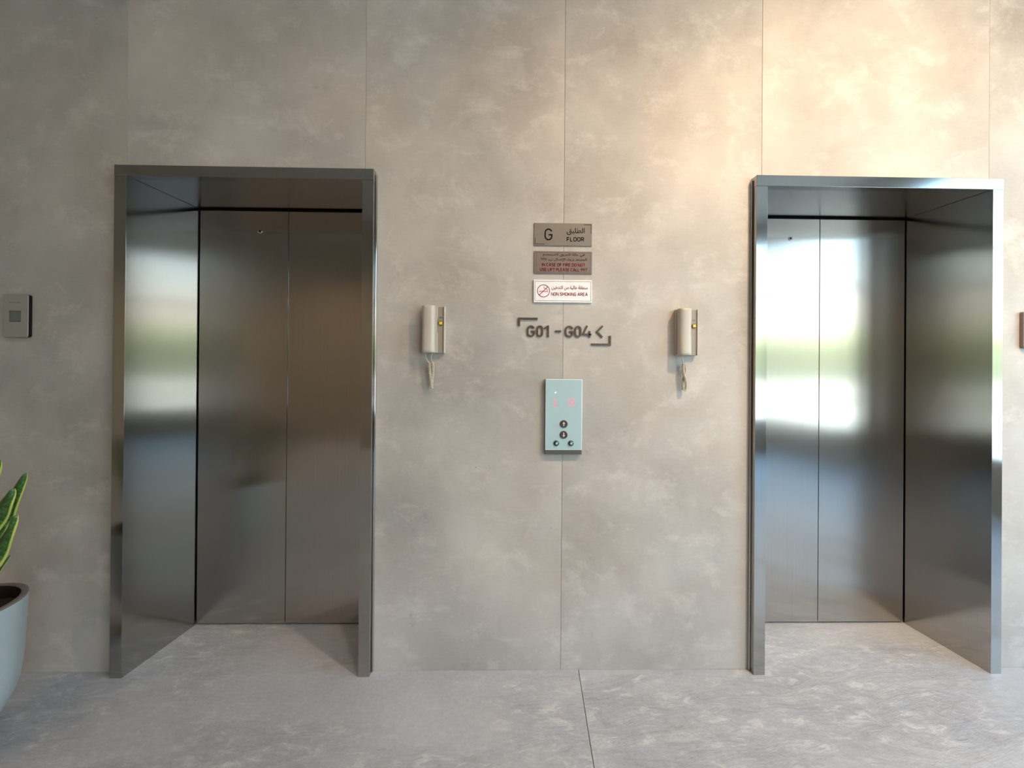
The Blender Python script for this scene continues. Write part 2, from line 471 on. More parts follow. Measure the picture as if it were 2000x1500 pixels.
def glazed_wall(name, wname, horizontal, c0, c1, a0, a1, z0, z1, bays, transom):
    """wall with one opening (a0..a1) and its framed glazing. horizontal: the wall runs along X"""
    bm = bmesh.new()
    lo, hi = (XL, XR) if horizontal else (YB, 0.42)
    def bx(bm, p0, p1, q0, q1, zz0, zz1):
        if horizontal: box(bm, p0, p1, q0, q1, zz0, zz1)
        else: box(bm, q0, q1, p0, p1, zz0, zz1)
    bx(bm, lo, a0, c0, c1, 0, ZC); bx(bm, a1, hi, c0, c1, 0, ZC)
    bx(bm, a0, a1, c0, c1, 0, z0); bx(bm, a0, a1, c0, c1, z1, ZC)
    struct(obj(name, bm, BEIGE))
    w = thing(wname, (0, 0, 0), None, None, kind='structure')
    cm = (c0 + c1)/2; bm = bmesh.new(); t = 0.035
    for k in range(bays+1):
        p = a0 + (a1-a0)*k/bays
        p = min(max(p, a0+t/2+.001), a1-t/2-.001)
        bx(bm, p-t/2, p+t/2, cm-0.04, cm+0.04, z0, z1)
    for zz in (z0+t/2, transom, z1-t/2): bx(bm, a0, a1, cm-0.035, cm+0.035, zz-t/2, zz+t/2)
    obj('window_frame', bm, FRAME_AL, w)
    bm = bmesh.new(); bx(bm, a0, a1, cm-0.004, cm+0.004, z0, z1)
    obj('window_pane', bm, PANE, w)

glazed_wall('wall_back', 'window_1', True, YB-0.2, YB, 2.0, 4.2, 0.45, 3.35, 3, 2.45)
glazed_wall('wall_right', 'window_2', False, XR, XR+0.2, -4.15, -0.35, 0.45, 3.35, 4, 2.45)

# ================================================================ LIFT ENTRANCES
HT, HB, YF, YD = 2.1426, 2.0956, -0.035, 0.304
def lift(name, xol, xil, xir, xor_, xdl, xseam, xdr, label, side_wide):
    root = thing(name, ((xol+xor_)/2, 0, 0), label, None, kind='structure')
    def P(nm, bm, mat, **k):
        o = obj(nm, bm, mat, root, **k); shift(o, root); return o
    for (xo, xi, xd) in ((xol, xil, xdl), (xor_, xir, xdr)):
        bm = bmesh.new()
        s = 1 if xi > xo else -1
        # face plate and splayed lining in one folded sheet, with a return to the wall
        prism_xy(bm, [(xo, -0.0005), (xo, YF), (xi, YF), (xd, YD), (xd - s*0.006, YD), (xi - s*0.007, YF+0.03), (xi - s*0.007, -0.0005)], 0.0, HB)
        P('jamb', bm, STEEL_FRAME, bevel=0.0014, seg=2)
        bm = bmesh.new(); xb = xo - s*0.007
        box(bm, min(xo, xb), max(xo, xb), -0.012, -0.0005, 0.0 if s < 0 else 0.0, HT-0.012)
        P('edge_bead', bm, STEEL_FRAME, bevel=0.003, seg=3)
    bm = bmesh.new()
    box(bm, xol-0.0005, xor_+0.0005, YF-0.0015, -0.0005, HB+0.0006, HT)
    P('header', bm, STEEL_FRAME, bevel=0.0014, seg=2)
    bm = bmesh.new()
    prism_xy(bm, [(xil-0.006, -0.0005), (xir+0.006, -0.0005), (xdr+0.004, YD), (xdl-0.004, YD)], HB+0.001, HB+0.012)
    P('soffit', bm, STEEL)
    # doors
    for k, (a, b_) in enumerate(((xdl+0.0065, xseam-0.0014), (xseam+0.0014, xdr-0.0065))):
        bm = bmesh.new(); box(bm, a, b_, YD, YD+0.03, 0.008, HB-0.009)
        d = P('door_panel', bm, STEEL, bevel=0.001, seg=2)
        if k == 0:
            cx = a + (b_-a)*(0.68 if side_wide else 0.66); cz = 1.985
            bm = bmesh.new()
            lathe(bm, [(0.0105, 0.0), (0.0105, -0.002), (0.0085, -0.003), (0.0062, -0.003), (0.0058, -0.0005)], 28, axis='Y', cx=cx, cy=YD, cz=cz)
            e = obj('release_key_ring', bm, STEEL, d, smooth=False)
            bm = bmesh.new(); lathe(bm, [(0.0058, 0.0), (0.0058, -0.0012)], 24, axis='Y', cx=cx, cy=YD, cz=cz)
            obj('release_key_hole', bm, DARKGAP, d)
    bm = bmesh.new(); box(bm, xdl-0.075, xdr+0.075, YD+0.032, YD+0.10, -0.004, HB+0.1)  # black lining added behind the doors to block leaking light and darken gaps
    for xx in (xdl-0.075, xdr+0.055): box(bm, xx, xx+0.02, YD-0.05, YD+0.031, 0.0005, HB+0.1)
    box(bm, xdl-0.055, xdr+0.055, YD-0.05, YD+0.031, HB+0.013, HB+0.1)
    P('light_block_lining', bm, DARKGAP)
    return root

lift('door_1', -1.6552, -1.6056, -0.6256, -0.5788, -1.5685, -1.1215, -0.6627,
     'left lift entrance with brushed steel surround beside the potted plant', True)
lift('door_2', 1.0556, 1.1042, 2.0920, 2.1372, 1.1412, 1.6023, 2.0550,
     'right lift entrance with brushed steel surround and bright outer edge', False)

# ================================================================ SIGNS
def sign_plate(name, x0, x1, z0, z1, th, mat, label, cat='sign'):
    root = thing(name, ((x0+x1)/2, 0, (z0+z1)/2), label, cat)
    bm = bmesh.new(); box(bm, x0, x1, -th, -0.0003, z0, z1)
    o = obj('plate', bm, mat, root, bevel=0.0008, seg=2); shift(o, root)
    return root

def glyph_G(x0, x1, z0, z1):
    w = x1-x0; h = z1-z0; r = w/2; cx = (x0+x1)/2; pts = []
    for k in range(9):
        a = math.radians(20 + 160*k/8); pts.append((cx + r*math.cos(a), z1 - r + r*math.sin(a)))
    for k in range(9):
        a = math.radians(180 + 180*k/8); pts.append((cx + r*math.cos(a), z0 + r + r*math.sin(a)))
    pts += [(x1, z0 + h*0.47), (cx + w*0.02, z0 + h*0.47)]
    return pts
def glyph_0(x0, x1, z0, z1):
    r = (x1-x0)/2; cx = (x0+x1)/2; pts = []
    for k in range(9):
        a = math.radians(180*k/8); pts.append((cx + r*math.cos(a), z1 - r + r*math.sin(a)))
    for k in range(9):
        a = math.radians(180 + 180*k/8); pts.append((cx + r*math.cos(a), z0 + r + r*math.sin(a)))
    return pts

def _arc(cx, cz, rx, rz, a0, a1, n=8):
    return [(cx + rx*math.cos(math.radians(a0+(a1-a0)*k/n)), cz + rz*math.sin(math.radians(a0+(a1-a0)*k/n))) for k in range(n+1)]
# letters on a unit-high cell: (width, list of polylines)
DIN = {
 'A': (.62, [[(0, 0), (.31, 1), (.62, 0)], [(.11, .27), (.51, .27)]]),
 'C': (.52, [_arc(.26, .74, .26, .26, 15, 180) + _arc(.26, .26, .26, .26, 180, 345)]),
 'D': (.54, [[(0, 0), (0, 1), (.26, 1)] + _arc(.26, .72, .28, .28, 90, 0) + _arc(.26, .28, .28, .28, 0, -90) + [(0, 0)]]),
 'E': (.46, [[(.46, 1), (0, 1), (0, 0), (.46, 0)], [(0, .52), (.40, .52)]]),
 'F': (.46, [[(.46, 1), (0, 1), (0, 0)], [(0, .50), (.40, .50)]]),
 'G': (.54, [_arc(.27, .73, .27, .27, 20, 180) + _arc(.27, .27, .27, .27, 180, 360) + [(.54, .48), (.30, .48)]]),
 'I': (0.0, [[(0, 0), (0, 1)]]),
 'K': (.52, [[(0, 0), (0, 1)], [(.50, 1), (.02, .36)], [(.18, .56), (.52, 0)]]),
 'L': (.44, [[(0, 1), (0, 0), (.44, 0)]]),
 'M': (.66, [[(0, 0), (0, 1), (.33, .34), (.66, 1), (.66, 0)]]),
 'N': (.54, [[(0, 0), (0, 1), (.54, 0), (.54, 1)]]),
 'O': (.54, [_arc(.27, .73, .27, .27, 0, 180) + _arc(.27, .27, .27, .27, 180, 360) + [(.54, .73)]]),
 'P': (.50, [[(0, 0), (0, 1), (.24, 1)] + _arc(.24, .73, .27, .27, 90, -90) + [(0, .46)]]),
 'R': (.52, [[(0, 0), (0, 1), (.24, 1)] + _arc(.24, .74, .27, .26, 90, -90) + [(0, .48)], [(.26, .48), (.52, 0)]]),
 'S': (.50, [_arc(.25, .76, .25, .24, 25, 270) + _arc(.25, .26, .25, .26, 90, -155)]),
 'T': (.52, [[(0, 1), (.52, 1)], [(.26, 1), (.26, 0)]]),
 'U': (.54, [[(0, 1)] + _arc(.27, .27, .27, .27, 180, 360) + [(.54, 1)]]),
 '7': (.48, [[(0, 1), (.48, 1), (.16, 0)]]),
 '9': (.50, [_arc(.25, .72, .25, .28, 0, 360, 14), [(.48, .62), (.22, 0)]]),
}
def din_line(txt, x0, x1, z0, z1, weight, y, mat, root):
    h = z1-z0; adv = []; x = 0; gap = .24
    for c in txt:
        if c == ' ': x += .30; continue
        w, ls = DIN[c]; adv.append((x, ls)); x += w + gap
    tot = x - gap; k = (x1-x0)/tot
    return strokes_obj('lettering', [[(x0 + (px + lx)*k, z0 + pz*h) for px, pz in l] for lx, ls in adv for l in ls], weight, y-0.0005, y, mat, root)

def strokes_obj(name, lst, w, y0, y1, mat, root, closed=()):
    bm = bmesh.new()
    for i, p in enumerate(lst): stroke(bm, p, w, y0, y1, closed=(i in closed))
    o = obj(name, bm, mat, root); shift(o, root); return o

# 1: floor sign
A, B, C_, D_ = 0.1030, 0.3543, 1.8368, 1.9349
r1 = sign_plate('floor_sign', A, B, C_, D_, 0.005, SIGN_MET, 'grey bronze sign plate reading G FLOOR, topmost of the signs on the wall')
strokes_obj('letter', [glyph_G(0.1510, 0.1800, 1.8625, 1.9080)], 0.0055, -0.0056, -0.005, INK_BLACK, r1)
text_mesh('\uFED6\uFE92\uFE8E\uFEC4\uFEDF\uFE8D', INK_BLACK, 0.2445, 0.3225, 1.8845, 1.9150, -0.005, 0.0006, r1, bold=0.008)
din_line('FLOOR', 0.2460, 0.3190, 1.8575, 1.8735, 0.0034, -0.005, INK_BLACK, r1)
strokes_obj('corner_line', [[(A+0.005, C_+0.033), (A+0.005, C_+0.0065), (A+0.045, C_+0.0065)]], 0.0022, -0.0055, -0.005, INK_MAROON, r1)
strokes_obj('corner_line', [[(B-0.036, D_-0.0055), (B-0.004, D_-0.0055), (B-0.004, D_-0.045)]], 0.0022, -0.0055, -0.005, INK_MAROON, r1)

# 2: fire sign
A, B, C_, D_ = 0.1037, 0.3557, 1.7158, 1.8130
r2 = sign_plate('fire_warning_sign', A, B, C_, D_, 0.005, SIGN_MET2, 'taupe sign plate with dark red fire warning text, between two other signs')
strokes_obj('border_line', [[(A+.009, C_+.006), (B-.007, C_+.006), (B-.007, D_-.006), (A+.009, D_-.006)]], 0.0016, -0.0055, -0.005, INK_LINE, r2, closed=(0,))
# Arabic lines, in visual (left to right) order of contextual letter shapes
def ar(s):
    """isolated Arabic text -> contextual presentation forms, reversed into visual order"""
    F = {'ا':(0xFE8D,0xFE8E,None,None),'إ':(0xFE87,0xFE88,None,None),'أ':(0xFE83,0xFE84,None,None),'ء':(0xFE80,None,None,None),
         'ب':(0xFE8F,0xFE90,0xFE91,0xFE92),'ت':(0xFE95,0xFE96,0xFE97,0xFE98),'ة':(0xFE93,0xFE94,None,None),
         'ح':(0xFEA1,0xFEA2,0xFEA3,0xFEA4),'خ':(0xFEA5,0xFEA6,0xFEA7,0xFEA8),'د':(0xFEA9,0xFEAA,None,None),
         'ر':(0xFEAD,0xFEAE,None,None),'س':(0xFEB1,0xFEB2,0xFEB3,0xFEB4),'ص':(0xFEB9,0xFEBA,0xFEBB,0xFEBC),
         'ط':(0xFEC1,0xFEC2,0xFEC3,0xFEC4),'ع':(0xFEC9,0xFECA,0xFECB,0xFECC),'ف':(0xFED1,0xFED2,0xFED3,0xFED4),
         'ق':(0xFED5,0xFED6,0xFED7,0xFED8),'ل':(0xFEDD,0xFEDE,0xFEDF,0xFEE0),'م':(0xFEE1,0xFEE2,0xFEE3,0xFEE4),
         'ن':(0xFEE5,0xFEE6,0xFEE7,0xFEE8),'ي':(0xFEF1,0xFEF2,0xFEF3,0xFEF4),'ى':(0xFEEF,0xFEF0,None,None),
         'و':(0xFEED,0xFEEE,None,None),'ه':(0xFEE9,0xFEEA,0xFEEB,0xFEEC),'ج':(0xFE9D,0xFE9E,0xFE9F,0xFEA0)}
    out = []; s = s.replace('لا', '\x01').replace('لإ', '\x02')
    F['\x01'] = (0xFEFB, 0xFEFC, None, None); F['\x02'] = (0xFEF9, 0xFEFA, None, None)
    for i, ch in enumerate(s):
        if ch not in F: out.append(ch); continue
        pj = i > 0 and s[i-1] in F and F[s[i-1]][2] is not None and F[ch][1] is not None
        nj = F[ch][2] is not None and i+1 < len(s) and s[i+1] in F and F[s[i+1]][1] is not None
        k = 3 if (pj and nj) else 1 if pj else 2 if nj else 0
        out.append(chr(F[ch][k]))
    return ''.join(reversed(out))
text_mesh(ar('في حالة الحريق لاتستخدم'), INK_MAROON, 0.142, 0.323, 1.7885, 1.8045, -0.005, 0.0006, r2, bold=0.014)
text_mesh('٩٩٧ '[::1] + ar('المصعد برجاء الإتصال بـ'), INK_MAROON, 0.134, 0.333, 1.7685, 1.7840, -0.005, 0.0006, r2, bold=0.014)
din_line('IN CASE OF FIRE DO NOT', 0.1390, 0.3245, 1.7485, 1.7600, 0.0025, -0.005, INK_RED, r2)
din_line('USE LIFT PLEASE CALL 997', 0.1310, 0.3330, 1.7275, 1.7392, 0.0025, -0.005, INK_RED, r2)

# 3: no smoking sign
A, B, C_, D_ = 0.1030, 0.3552, 1.5908, 1.6883
r3 = sign_plate('no_smoking_sign', A, B, C_, D_, 0.008, SIGN_WHITE, 'white acrylic sign reading NON SMOKING AREA with a crossed circle, lowest of the sign plates')
strokes_obj('border_line', [[(A+.006, C_+.007), (B-.005, C_+.007), (B-.005, D_-.007), (A+.006, D_-.007)]], 0.0012, -0.0085, -0.008, INK_LINE, r3, closed=(0,))
cx, cz, R = 0.1455, 1.6400, 0.0262
strokes_obj('prohibition_symbol', [circle(cx, cz, R, 40), [(cx-R*.70, cz-R*.70), (cx+R*.70, cz+R*.70)]], 0.0027, -0.0085, -0.008, INK_PRINT, r3, closed=(0,))
strokes_obj('cigarette_symbol', [[(cx-R*.75, cz-R*.10), (cx+R*.72, cz-R*.10)]], 0.0055, -0.0084, -0.008, mat_plain('pink_print', (.62, .30, .34), .5), r3)
strokes_obj('smoke_symbol', [[(cx+R*.05, cz+R*.75), (cx+R*.08, cz+R*.48), (cx+R*.38, cz+R*.30), (cx+R*.60, cz+R*.28), (cx+R*.66, cz+R*.05)]], 0.0018, -0.0085, -0.008, INK_PRINT, r3)
text_mesh(ar('منطقة خالية من التدخين'), INK_PRINT, 0.1805, 0.3365, 1.6440, 1.6640, -0.008, 0.0006, r3, bold=0.012)
din_line('NON SMOKING AREA', 0.1795, 0.3360, 1.6205, 1.6330, 0.0024, -0.008, INK_PRINT, r3)

# 4: raised wayfinding lettering
r4 = thing('wayfinding_lettering', (0.24, 0, 1.46), 'raised bronze characters G01 - G04 with an arrow and corner brackets on the wall', 'sign')
Y0, Y1, WS = -0.0065, -0.0004, 0.0070
z0, z1 = 1.4445, 1.4875
def ch(nm, lst, closed=(), w=WS):
    return strokes_obj(nm, lst, w, Y0, Y1, LETTER, r4, closed)
ch('letter', [glyph_G(0.0790, 0.1070, z0, z1)])
ch('numeral', [glyph_0(0.1205, 0.1425, z0, z1)], (0,))
ch('numeral', [[(0.1510, z1-0.010), (0.1655, z1+0.0005)], [(0.1675, z1+0.004), (0.1675, z0-0.004)]])
ch('dash', [[(0.1990, 1.4665), (0.2235, 1.4665)]], w=0.0075)
ch('letter', [glyph_G(0.2435, 0.2745, z0, z1)])
ch('numeral', [glyph_0(0.2855, 0.3085, z0, z1)], (0,))
ch('numeral', [[(0.3370, z1+0.004), (0.3185, 1.4535), (0.3560, 1.4535)], [(0.3475, 1.4690), (0.3475, z0-0.004)]])
ch('arrow', [[(0.4045, 1.4915), (0.3800, 1.4665), (0.4035, 1.4420)]], w=0.0072)
ch('bracket', [[(0.0415, 1.4870), (0.0415, 1.5200), (0.1215, 1.5200)]], w=0.0085)
ch('bracket', [[(0.4370, 1.4490), (0.4370, 1.4110), (0.3550, 1.4110)]], w=0.0080)

# ================================================================ CALL PANEL
r5 = thing('lift_call_panel', (0.2355, 0, 1.098), 'pale blue glass lift call panel with red floor digits and round buttons', 'control panel')
X0, X1, Z0, Z1 = 0.1564, 0.3140, 0.9560, 1.2598
def P5(nm, bm, mat, **k):
    par = k.pop('par', r5)
    o = obj(nm, bm, mat, par, **k); shift(o, par if par is r5 else par); return o
bm = bmesh.new(); box(bm, X0+0.001, X1-0.001, -0.0150, -0.0004, 0.9375, Z1-0.001)
P5('backbox', bm, PANELBOX, bevel=0.001)
bm = bmesh.new(); box(bm, X0, X1, -0.0225, -0.0151, Z0, Z1)
face = P5('glass_faceplate', bm, [GLASSP], bevel=0.0018, seg=2)
face.data.materials.append(GLASSEDGE); face.modifiers['bevel'].material = 1
bm = bmesh.new(); box(bm, X0, X1, -0.0215, -0.0151, 0.9372, Z0-0.0006)
P5('bottom_strip', bm, PANELBOX, bevel=0.001)
YG = -0.0225
def round_button(nm, cx, cz, r, mat, h=0.004):
    bm = bmesh.new()
    lathe(bm, [(r, 0.0), (r, -h*0.6), (r*0.90, -h), (r*0.80, -h), (r*0.74, -h*0.75), (r*0.2, -h*0.75)], 36, axis='Y', cx=cx, cy=YG, cz=cz)
    o = obj(nm, bm, mat, r5); shift(o, r5); return o
def child(par, nm, bm, mat):
    o = obj(nm, bm, mat, par); return o
for cz, s in ((1.0681, 1), (1.0220, -1)):
    b5 = round_button('call_button', 0.2355, cz, 0.0165, BTN)
    bm = bmesh.new()
    prism_xz(bm, [(0.2355-0.0058, cz+s*0.001), (0.2355, cz+s*0.0100), (0.2355+0.0058, cz+s*0.001)], YG-0.0042, YG-0.0028)
    box(bm, 0.2355-0.0018, 0.2355+0.0018, YG-0.0042, YG-0.0028, min(cz, cz-s*0.0085), max(cz, cz-s*0.0085)+0.0015)
    child(b5, 'arrow', bm, BTN_MARK)
for cx in (0.2042, 0.2668):
    bm = bmesh.new()
    prof = [(0.0120, 0.0)] + [(0.0120*math.cos(a), -0.002-0.006*math.sin(a)) for a in [math.radians(t) for t in range(0, 76, 15)]]
    lathe(bm, prof, 32, axis='Y', cx=cx, cy=YG, cz=0.9858)
    k5 = obj('key_switch', bm, KEYM, r5, smooth=True); shift(k5, r5)
    bm = bmesh.new(); lathe(bm, [(0.0045, -0.0070), (0.0045, -0.0088), (0.0036, -0.0092)], 20, axis='Y', cx=cx, cy=YG, cz=0.9858)
    kk = child(k5, 'key_barrel', bm, BTN_MARK)
    bm = bmesh.new(); box(bm, cx-0.0007, cx+0.0007, YG-0.0096, YG-0.0090, 0.9858-0.003, 0.9858+0.003)
    child(k5, 'key_slot', bm, DARKPL)
def dots(nm, rows, cx, cz, pitch, mat, r=0.0024):
    bm = bmesh.new(); H = len(rows); Wd = len(rows[0])
    for j, row in enumerate(rows):
        for i, c in enumerate(row):
            if c == '#':
                prism_xz(bm, circle(cx+(i-(Wd-1)/2)*pitch, cz+((H-1)/2-j)*pitch, r, 10), YG-0.0003, YG+0.0002)
    o = obj(nm, bm, mat, r5); shift(o, r5)
dots('floor_digit', ['..#..', '.##..', '..#..', '..#..', '..#..', '..#..', '.###.'], 0.1978, 1.1590, 0.0050, LED)
dots('floor_digit', ['.###.', '#...#', '#....', '#.###', '#...#', '#...#', '.###.'], 0.2690, 1.1610, 0.0050, LED)
bm = bmesh.new(); prism_xz(bm, [(0.1950, 1.2000), (0.1990, 1.2065), (0.2030, 1.2000)], YG-0.0003, YG+0.0002)
o = obj('direction_indicator', bm, LEDW, r5); shift(o, r5)

# ================================================================ INTERCOM HANDSETS
def slab_curve(bm, x0, x1, z0, z1, ybase, depth_fn, n=14, m=30, power=2.4):
    """long rounded bar: cross-section bulges away from the wall, depth varies along z"""
    rows = []
    for j in range(m+1):
        t = j/m; z = z0 + (z1-z0)*t
        e = min(t, 1-t)*(z1-z0)
        rnd = 1 - 0.10*max(0, 1 - e/0.008)**2
        row = []
        for i in range(n+1):
            a = math.pi*i/n
            cx = math.copysign(abs(math.cos(a))**(2/power), math.cos(a)); sy = abs(math.sin(a))**(2/power)
            x = (x0+x1)/2 - cx*(x1-x0)/2*(0.97+0.03*rnd)
            row.append(bm.verts.new((x, ybase - sy*depth_fn(t)*rnd, z)))
        rows.append(row)
    for A, B in zip(rows, rows[1:]):
        for i in range(n): bm.faces.new([A[i], A[i+1], B[i+1], B[i]])
        bm.faces.new([A[n], A[0], B[0], B[n]])
    bm.faces.new(rows[0]); bm.faces.new(rows[-1][::-1])

def make_intercom(cordfn):
    """local frame: origin at the wall, at the middle of the base's foot"""
    root = thing('intercom_handset', (0, 0, 0), None, 'intercom phone', 'intercom phones beside the lifts')
    H = 0.199; XL_, XR_ = -0.047, 0.047
    bm = bmesh.new(); box(bm, XL_, XR_, -0.020, -0.0004, 0, H)
    obj('wall_base', bm, PLASTIC, root, bevel=0.003, seg=3)
    # raised rails each side of the recessed strip on the right
    bm = bmesh.new(); box(bm, XR_-0.0055, XR_-0.0005, -0.0285, -0.0201, 0.0005, H-0.0005)
    obj('outer_rail', bm, PLASTIC, root, bevel=0.0018, seg=3)
    bm = bmesh.new()
    xa, xb, xn = 0.0105, 0.0165, 0.0075
    pts = [(xa-0.012, 0.001), (xb, 0.001), (xb, 0.081), (xa+0.001, 0.091), (xa+0.001, 0.138), (xb, 0.147), (xb, H-0.001), (xa-0.012, H-0.001)]
    prism_xz(bm, pts, -0.0285, -0.0201)
    obj('cradle_rail', bm, PLASTIC, root, bevel=0.0012, seg=2)
    bm = bmesh.new(); box(bm, 0.0168, XR_-0.0057, -0.0225, -0.0201, 0.002, H-0.002)
    st = obj('recessed_strip', bm, PLASTIC_T, root)
    bm = bmesh.new(); box(bm, 0.0215, 0.0345, -0.0228, -0.0225, 0.1485, 0.1510); box(bm, 0.0215, 0.0320, -0.0228, -0.0225, 0.1530, 0.1542)
    obj('small_print', bm, INK_LINE, st)
    bm = bmesh.new(); lathe(bm, [(0.0100, 0), (0.0100, -0.003), (0.0085, -0.0040), (0.005, -0.0040)], 30, axis='Y', cx=0.0290, cy=-0.0225, cz=0.1265)
    bt = obj('button_surround', bm, mat_plain('button_surround_brown', (.16, .10, .03), .5), root)
    bm = bmesh.new(); box(bm, 0.0225, 0.0350, -0.0300, -0.0260, 0.1205, 0.1325)
    obj('yellow_button', bm, YELLOW, bt, bevel=0.001)
    # handset
    bm = bmesh.new()
    slab_curve(bm, -0.0475, 0.0085, 0.0005, H-0.0005, -0.0305, lambda t: 0.031 - 0.004*math.sin(math.pi*t), power=2.9)
    hs = obj('handset', bm, PLASTIC, root, smooth=False, bevel=0.0015, seg=2)
    for p in hs.data.polygons: p.use_smooth = True
    bm = bmesh.new()
    box(bm, -0.0440, 0.0050, -0.0312, -0.0201, 0.003, 0.060); box(bm, -0.0440, 0.0050, -0.0312, -0.0201, H-0.060, H-0.003)
    box(bm, -0.0430, 0.0010, -0.0312, -0.0201, 0.060, H-0.060)
    obj('ear_and_mouth_rest', bm, PLASTIC_T, root)
    # cords
    bm = bmesh.new(); cordfn(bm)
    obj('coiled_cord', bm, CORD, root, smooth=True)
    return root

def coil_path(center, n, turns, r):
    pts = []
    for i in range(n):
        t = i/(n-1)
        c = Vector(center(t)); c2 = Vector(center(min(1, t+0.01))); c1 = Vector(center(max(0, t-0.01)))
        T = (c2-c1).normalized(); U = Vector((0, -1, 0)); U = (U - T*U.dot(T)).normalized(); V = T.cross(U)
        a = 2*math.pi*turns*t
        pts.append(c + (U*math.cos(a) + V*math.sin(a))*r)
    return pts

def cord_left(bm):
    # two thin leads drop from the handset and the base, then a tight folded coil
    tube(bm, [(-0.030, -0.045, 0.004), (-0.0315, -0.040, -0.012), (-0.029, -0.033, -0.026), (-0.022, -0.028, -0.040), (-0.018, -0.026, -0.050)], 0.0017)
    tube(bm, [(-0.006, -0.030, 0.006), (-0.0075, -0.028, -0.008), (-0.0120, -0.026, -0.018), (-0.0100, -0.026, -0.030), (-0.0045, -0.025, -0.036)], 0.0017)
    def c(t):
        a = math.pi*t
        z = -0.150 + 0.112*abs(1-2*t)
        x = -0.0125 - 0.0062*math.cos(a)*(1 + 0.25*math.sin(3*a)) + 0.003*math.sin(a)
        return (x, -0.022 - 0.002*math.sin(2*a), z)
    tube(bm, coil_path(c, 900, 44, 0.0052), 0.0021, n=6)
def cord_right(bm):
    tube(bm, [(-0.030, -0.045, 0.004), (-0.029, -0.040, -0.010), (-0.024, -0.034, -0.022), (-0.019, -0.029, -0.032), (-0.014, -0.026, -0.042)], 0.0017)
    tube(bm, [(-0.022, -0.028, 0.006), (-0.0245, -0.029, -0.010), (-0.0200, -0.031, -0.022), (-0.0205, -0.029, -0.034), (-0.0110, -0.025, -0.040)], 0.0017)
    def c(t):
        a = math.pi*t
        z = -0.150 + 0.110*abs(1-2*t)
        s = math.sin(math.pi*min(1.0, (z+0.150)/0.110))
        side = 1 if t < 0.5 else -1
        tw = math.cos(math.pi*1.0*(z+0.150)/0.110)
        x = -0.0120 + side*(0.0040 + 0.0065*s)*(tw if abs(tw) > .15 else .15*math.copysign(1, tw)) + 0.002*(-z/0.15)
        return (x, -0.022 - side*0.0045*s, z)
    tube(bm, coil_path(c, 900, 46, 0.0044), 0.0020, n=6)

ic1 = make_intercom(cord_left)
ic1.location = (-0.3215, 0, 1.3675)
ic1['label'] = 'off-white intercom phone just right of the left lift, between it and the signs'
ic2 = make_intercom(cord_right)
ic2.location = (0.7650, 0, 1.3660)
ic2['label'] = 'off-white intercom phone just left of the right lift, between it and the signs'

# ================================================================ WALL UNITS AT THE EDGES
def wall_unit(name, x0, x1, z0, z1, body, label, cat):
    root = thing(name, ((x0+x1)/2, 0, (z0+z1)/2), label, cat)
    def P(nm, bm, mat, **k):
        o = obj(nm, bm, mat, root, **k); shift(o, root); return o
    bm = bmesh.new(); prism_xz(bm, rrect(x0+.0005, x1-.0005, z0+.001, z1-.001, 0.008), -0.0125, -0.0004)
    P('body', bm, body)
    bm = bmesh.new(); prism_xz(bm, rrect(x0, x1, z0, z1, 0.009), -0.0160, -0.0126)
    P('front_cover', bm, THERM, bevel=0.001, seg=2)
    cx = (x0+x1)/2
    bm = bmesh.new(); box(bm, cx-0.0245, cx+0.0225, -0.0166, -0.0161, z0+0.0645, z0+0.111)
    P('screen_bezel', bm, mat_plain('screen_edge', (.07, .075, .07), .4))
    bm = bmesh.new(); box(bm, cx-0.0215, cx+0.0225, -0.0170, -0.0167, z0+0.067, z0+0.108)
    P('screen', bm, THERM_SCR)
    bm = bmesh.new()
    x = cx-0.026
    for w in (.008, .005, .007, .004, .008, .006):
        box(bm, x, x+w, -0.0163, -0.0161, z0+0.1445, z0+0.1465); x += w+.0015
    P('small_print', bm, INK_LINE)
    return root
wall_unit('thermostat', -2.1280, -2.0260, 1.4190, 1.5990, THERM_BODY, 'grey thermostat with a small screen on the wall left of the left lift', 'thermostat')
wall_unit('thermostat', 2.2560, 2.3580, 1.4100, 1.5720, THERM_BROWN, 'brown wall unit cut by the right edge of the photo, right of the right lift', 'thermostat')

# ================================================================ POTTED SNAKE PLANT
PX, PY = -1.800, -0.400
pot = thing('plant_pot', (PX, PY, 0), 'pale blue-grey glazed pot holding a snake plant on the floor, left edge', 'pot')
bm = bmesh.new()
prof = [(0.050, 0.0), (0.062, 0.030), (0.078, 0.075), (0.0992, 0.118), (0.1206, 0.155), (0.136, 0.192), (0.1455, 0.232), (0.1505, 0.28),
        (0.1535, 0.332), (0.1570, 0.42), (0.1600, 0.500), (0.1590, 0.508), (0.156, 0.511), (0.150, 0.5095)]
lathe(bm, prof, 72, cap1=False)
o = obj('pot_body', bm, POT, pot, smooth=True)
bm = bmesh.new()
lathe(bm, [(0.1595, 0.5065), (0.1588, 0.5112), (0.156, 0.5125), (0.146, 0.5125), (0.142, 0.511), (0.141, 0.500)], 72, cap0=False, cap1=False)
obj('rim', bm, mat_plain('rim_grey_brown', (.15, .13, .12), .4), pot, smooth=True)
bm = bmesh.new()
lathe(bm, [(0.1415, 0.5095), (0.1400, 0.500), (0.1350, 0.470), (0.1310, 0.43), (0.02, 0.43)], 72, cap0=False)
obj('pot_liner', bm, mat_plain('liner_dark_brown', (.022, .012, .010), .35), pot, smooth=True)
m_ = o.modifiers.new('es', 'EDGE_SPLIT'); m_.split_angle = math.radians(50)
bm = bmesh.new()
random.seed(4)
rings = []
for r in (0.1330, 0.09, 0.05, 0.02):
    rings.append([bm.verts.new((r*math.cos(2*math.pi*k/36), r*math.sin(2*math.pi*k/36), 0.470 + random.uniform(-.006, .008))) for k in range(36)])
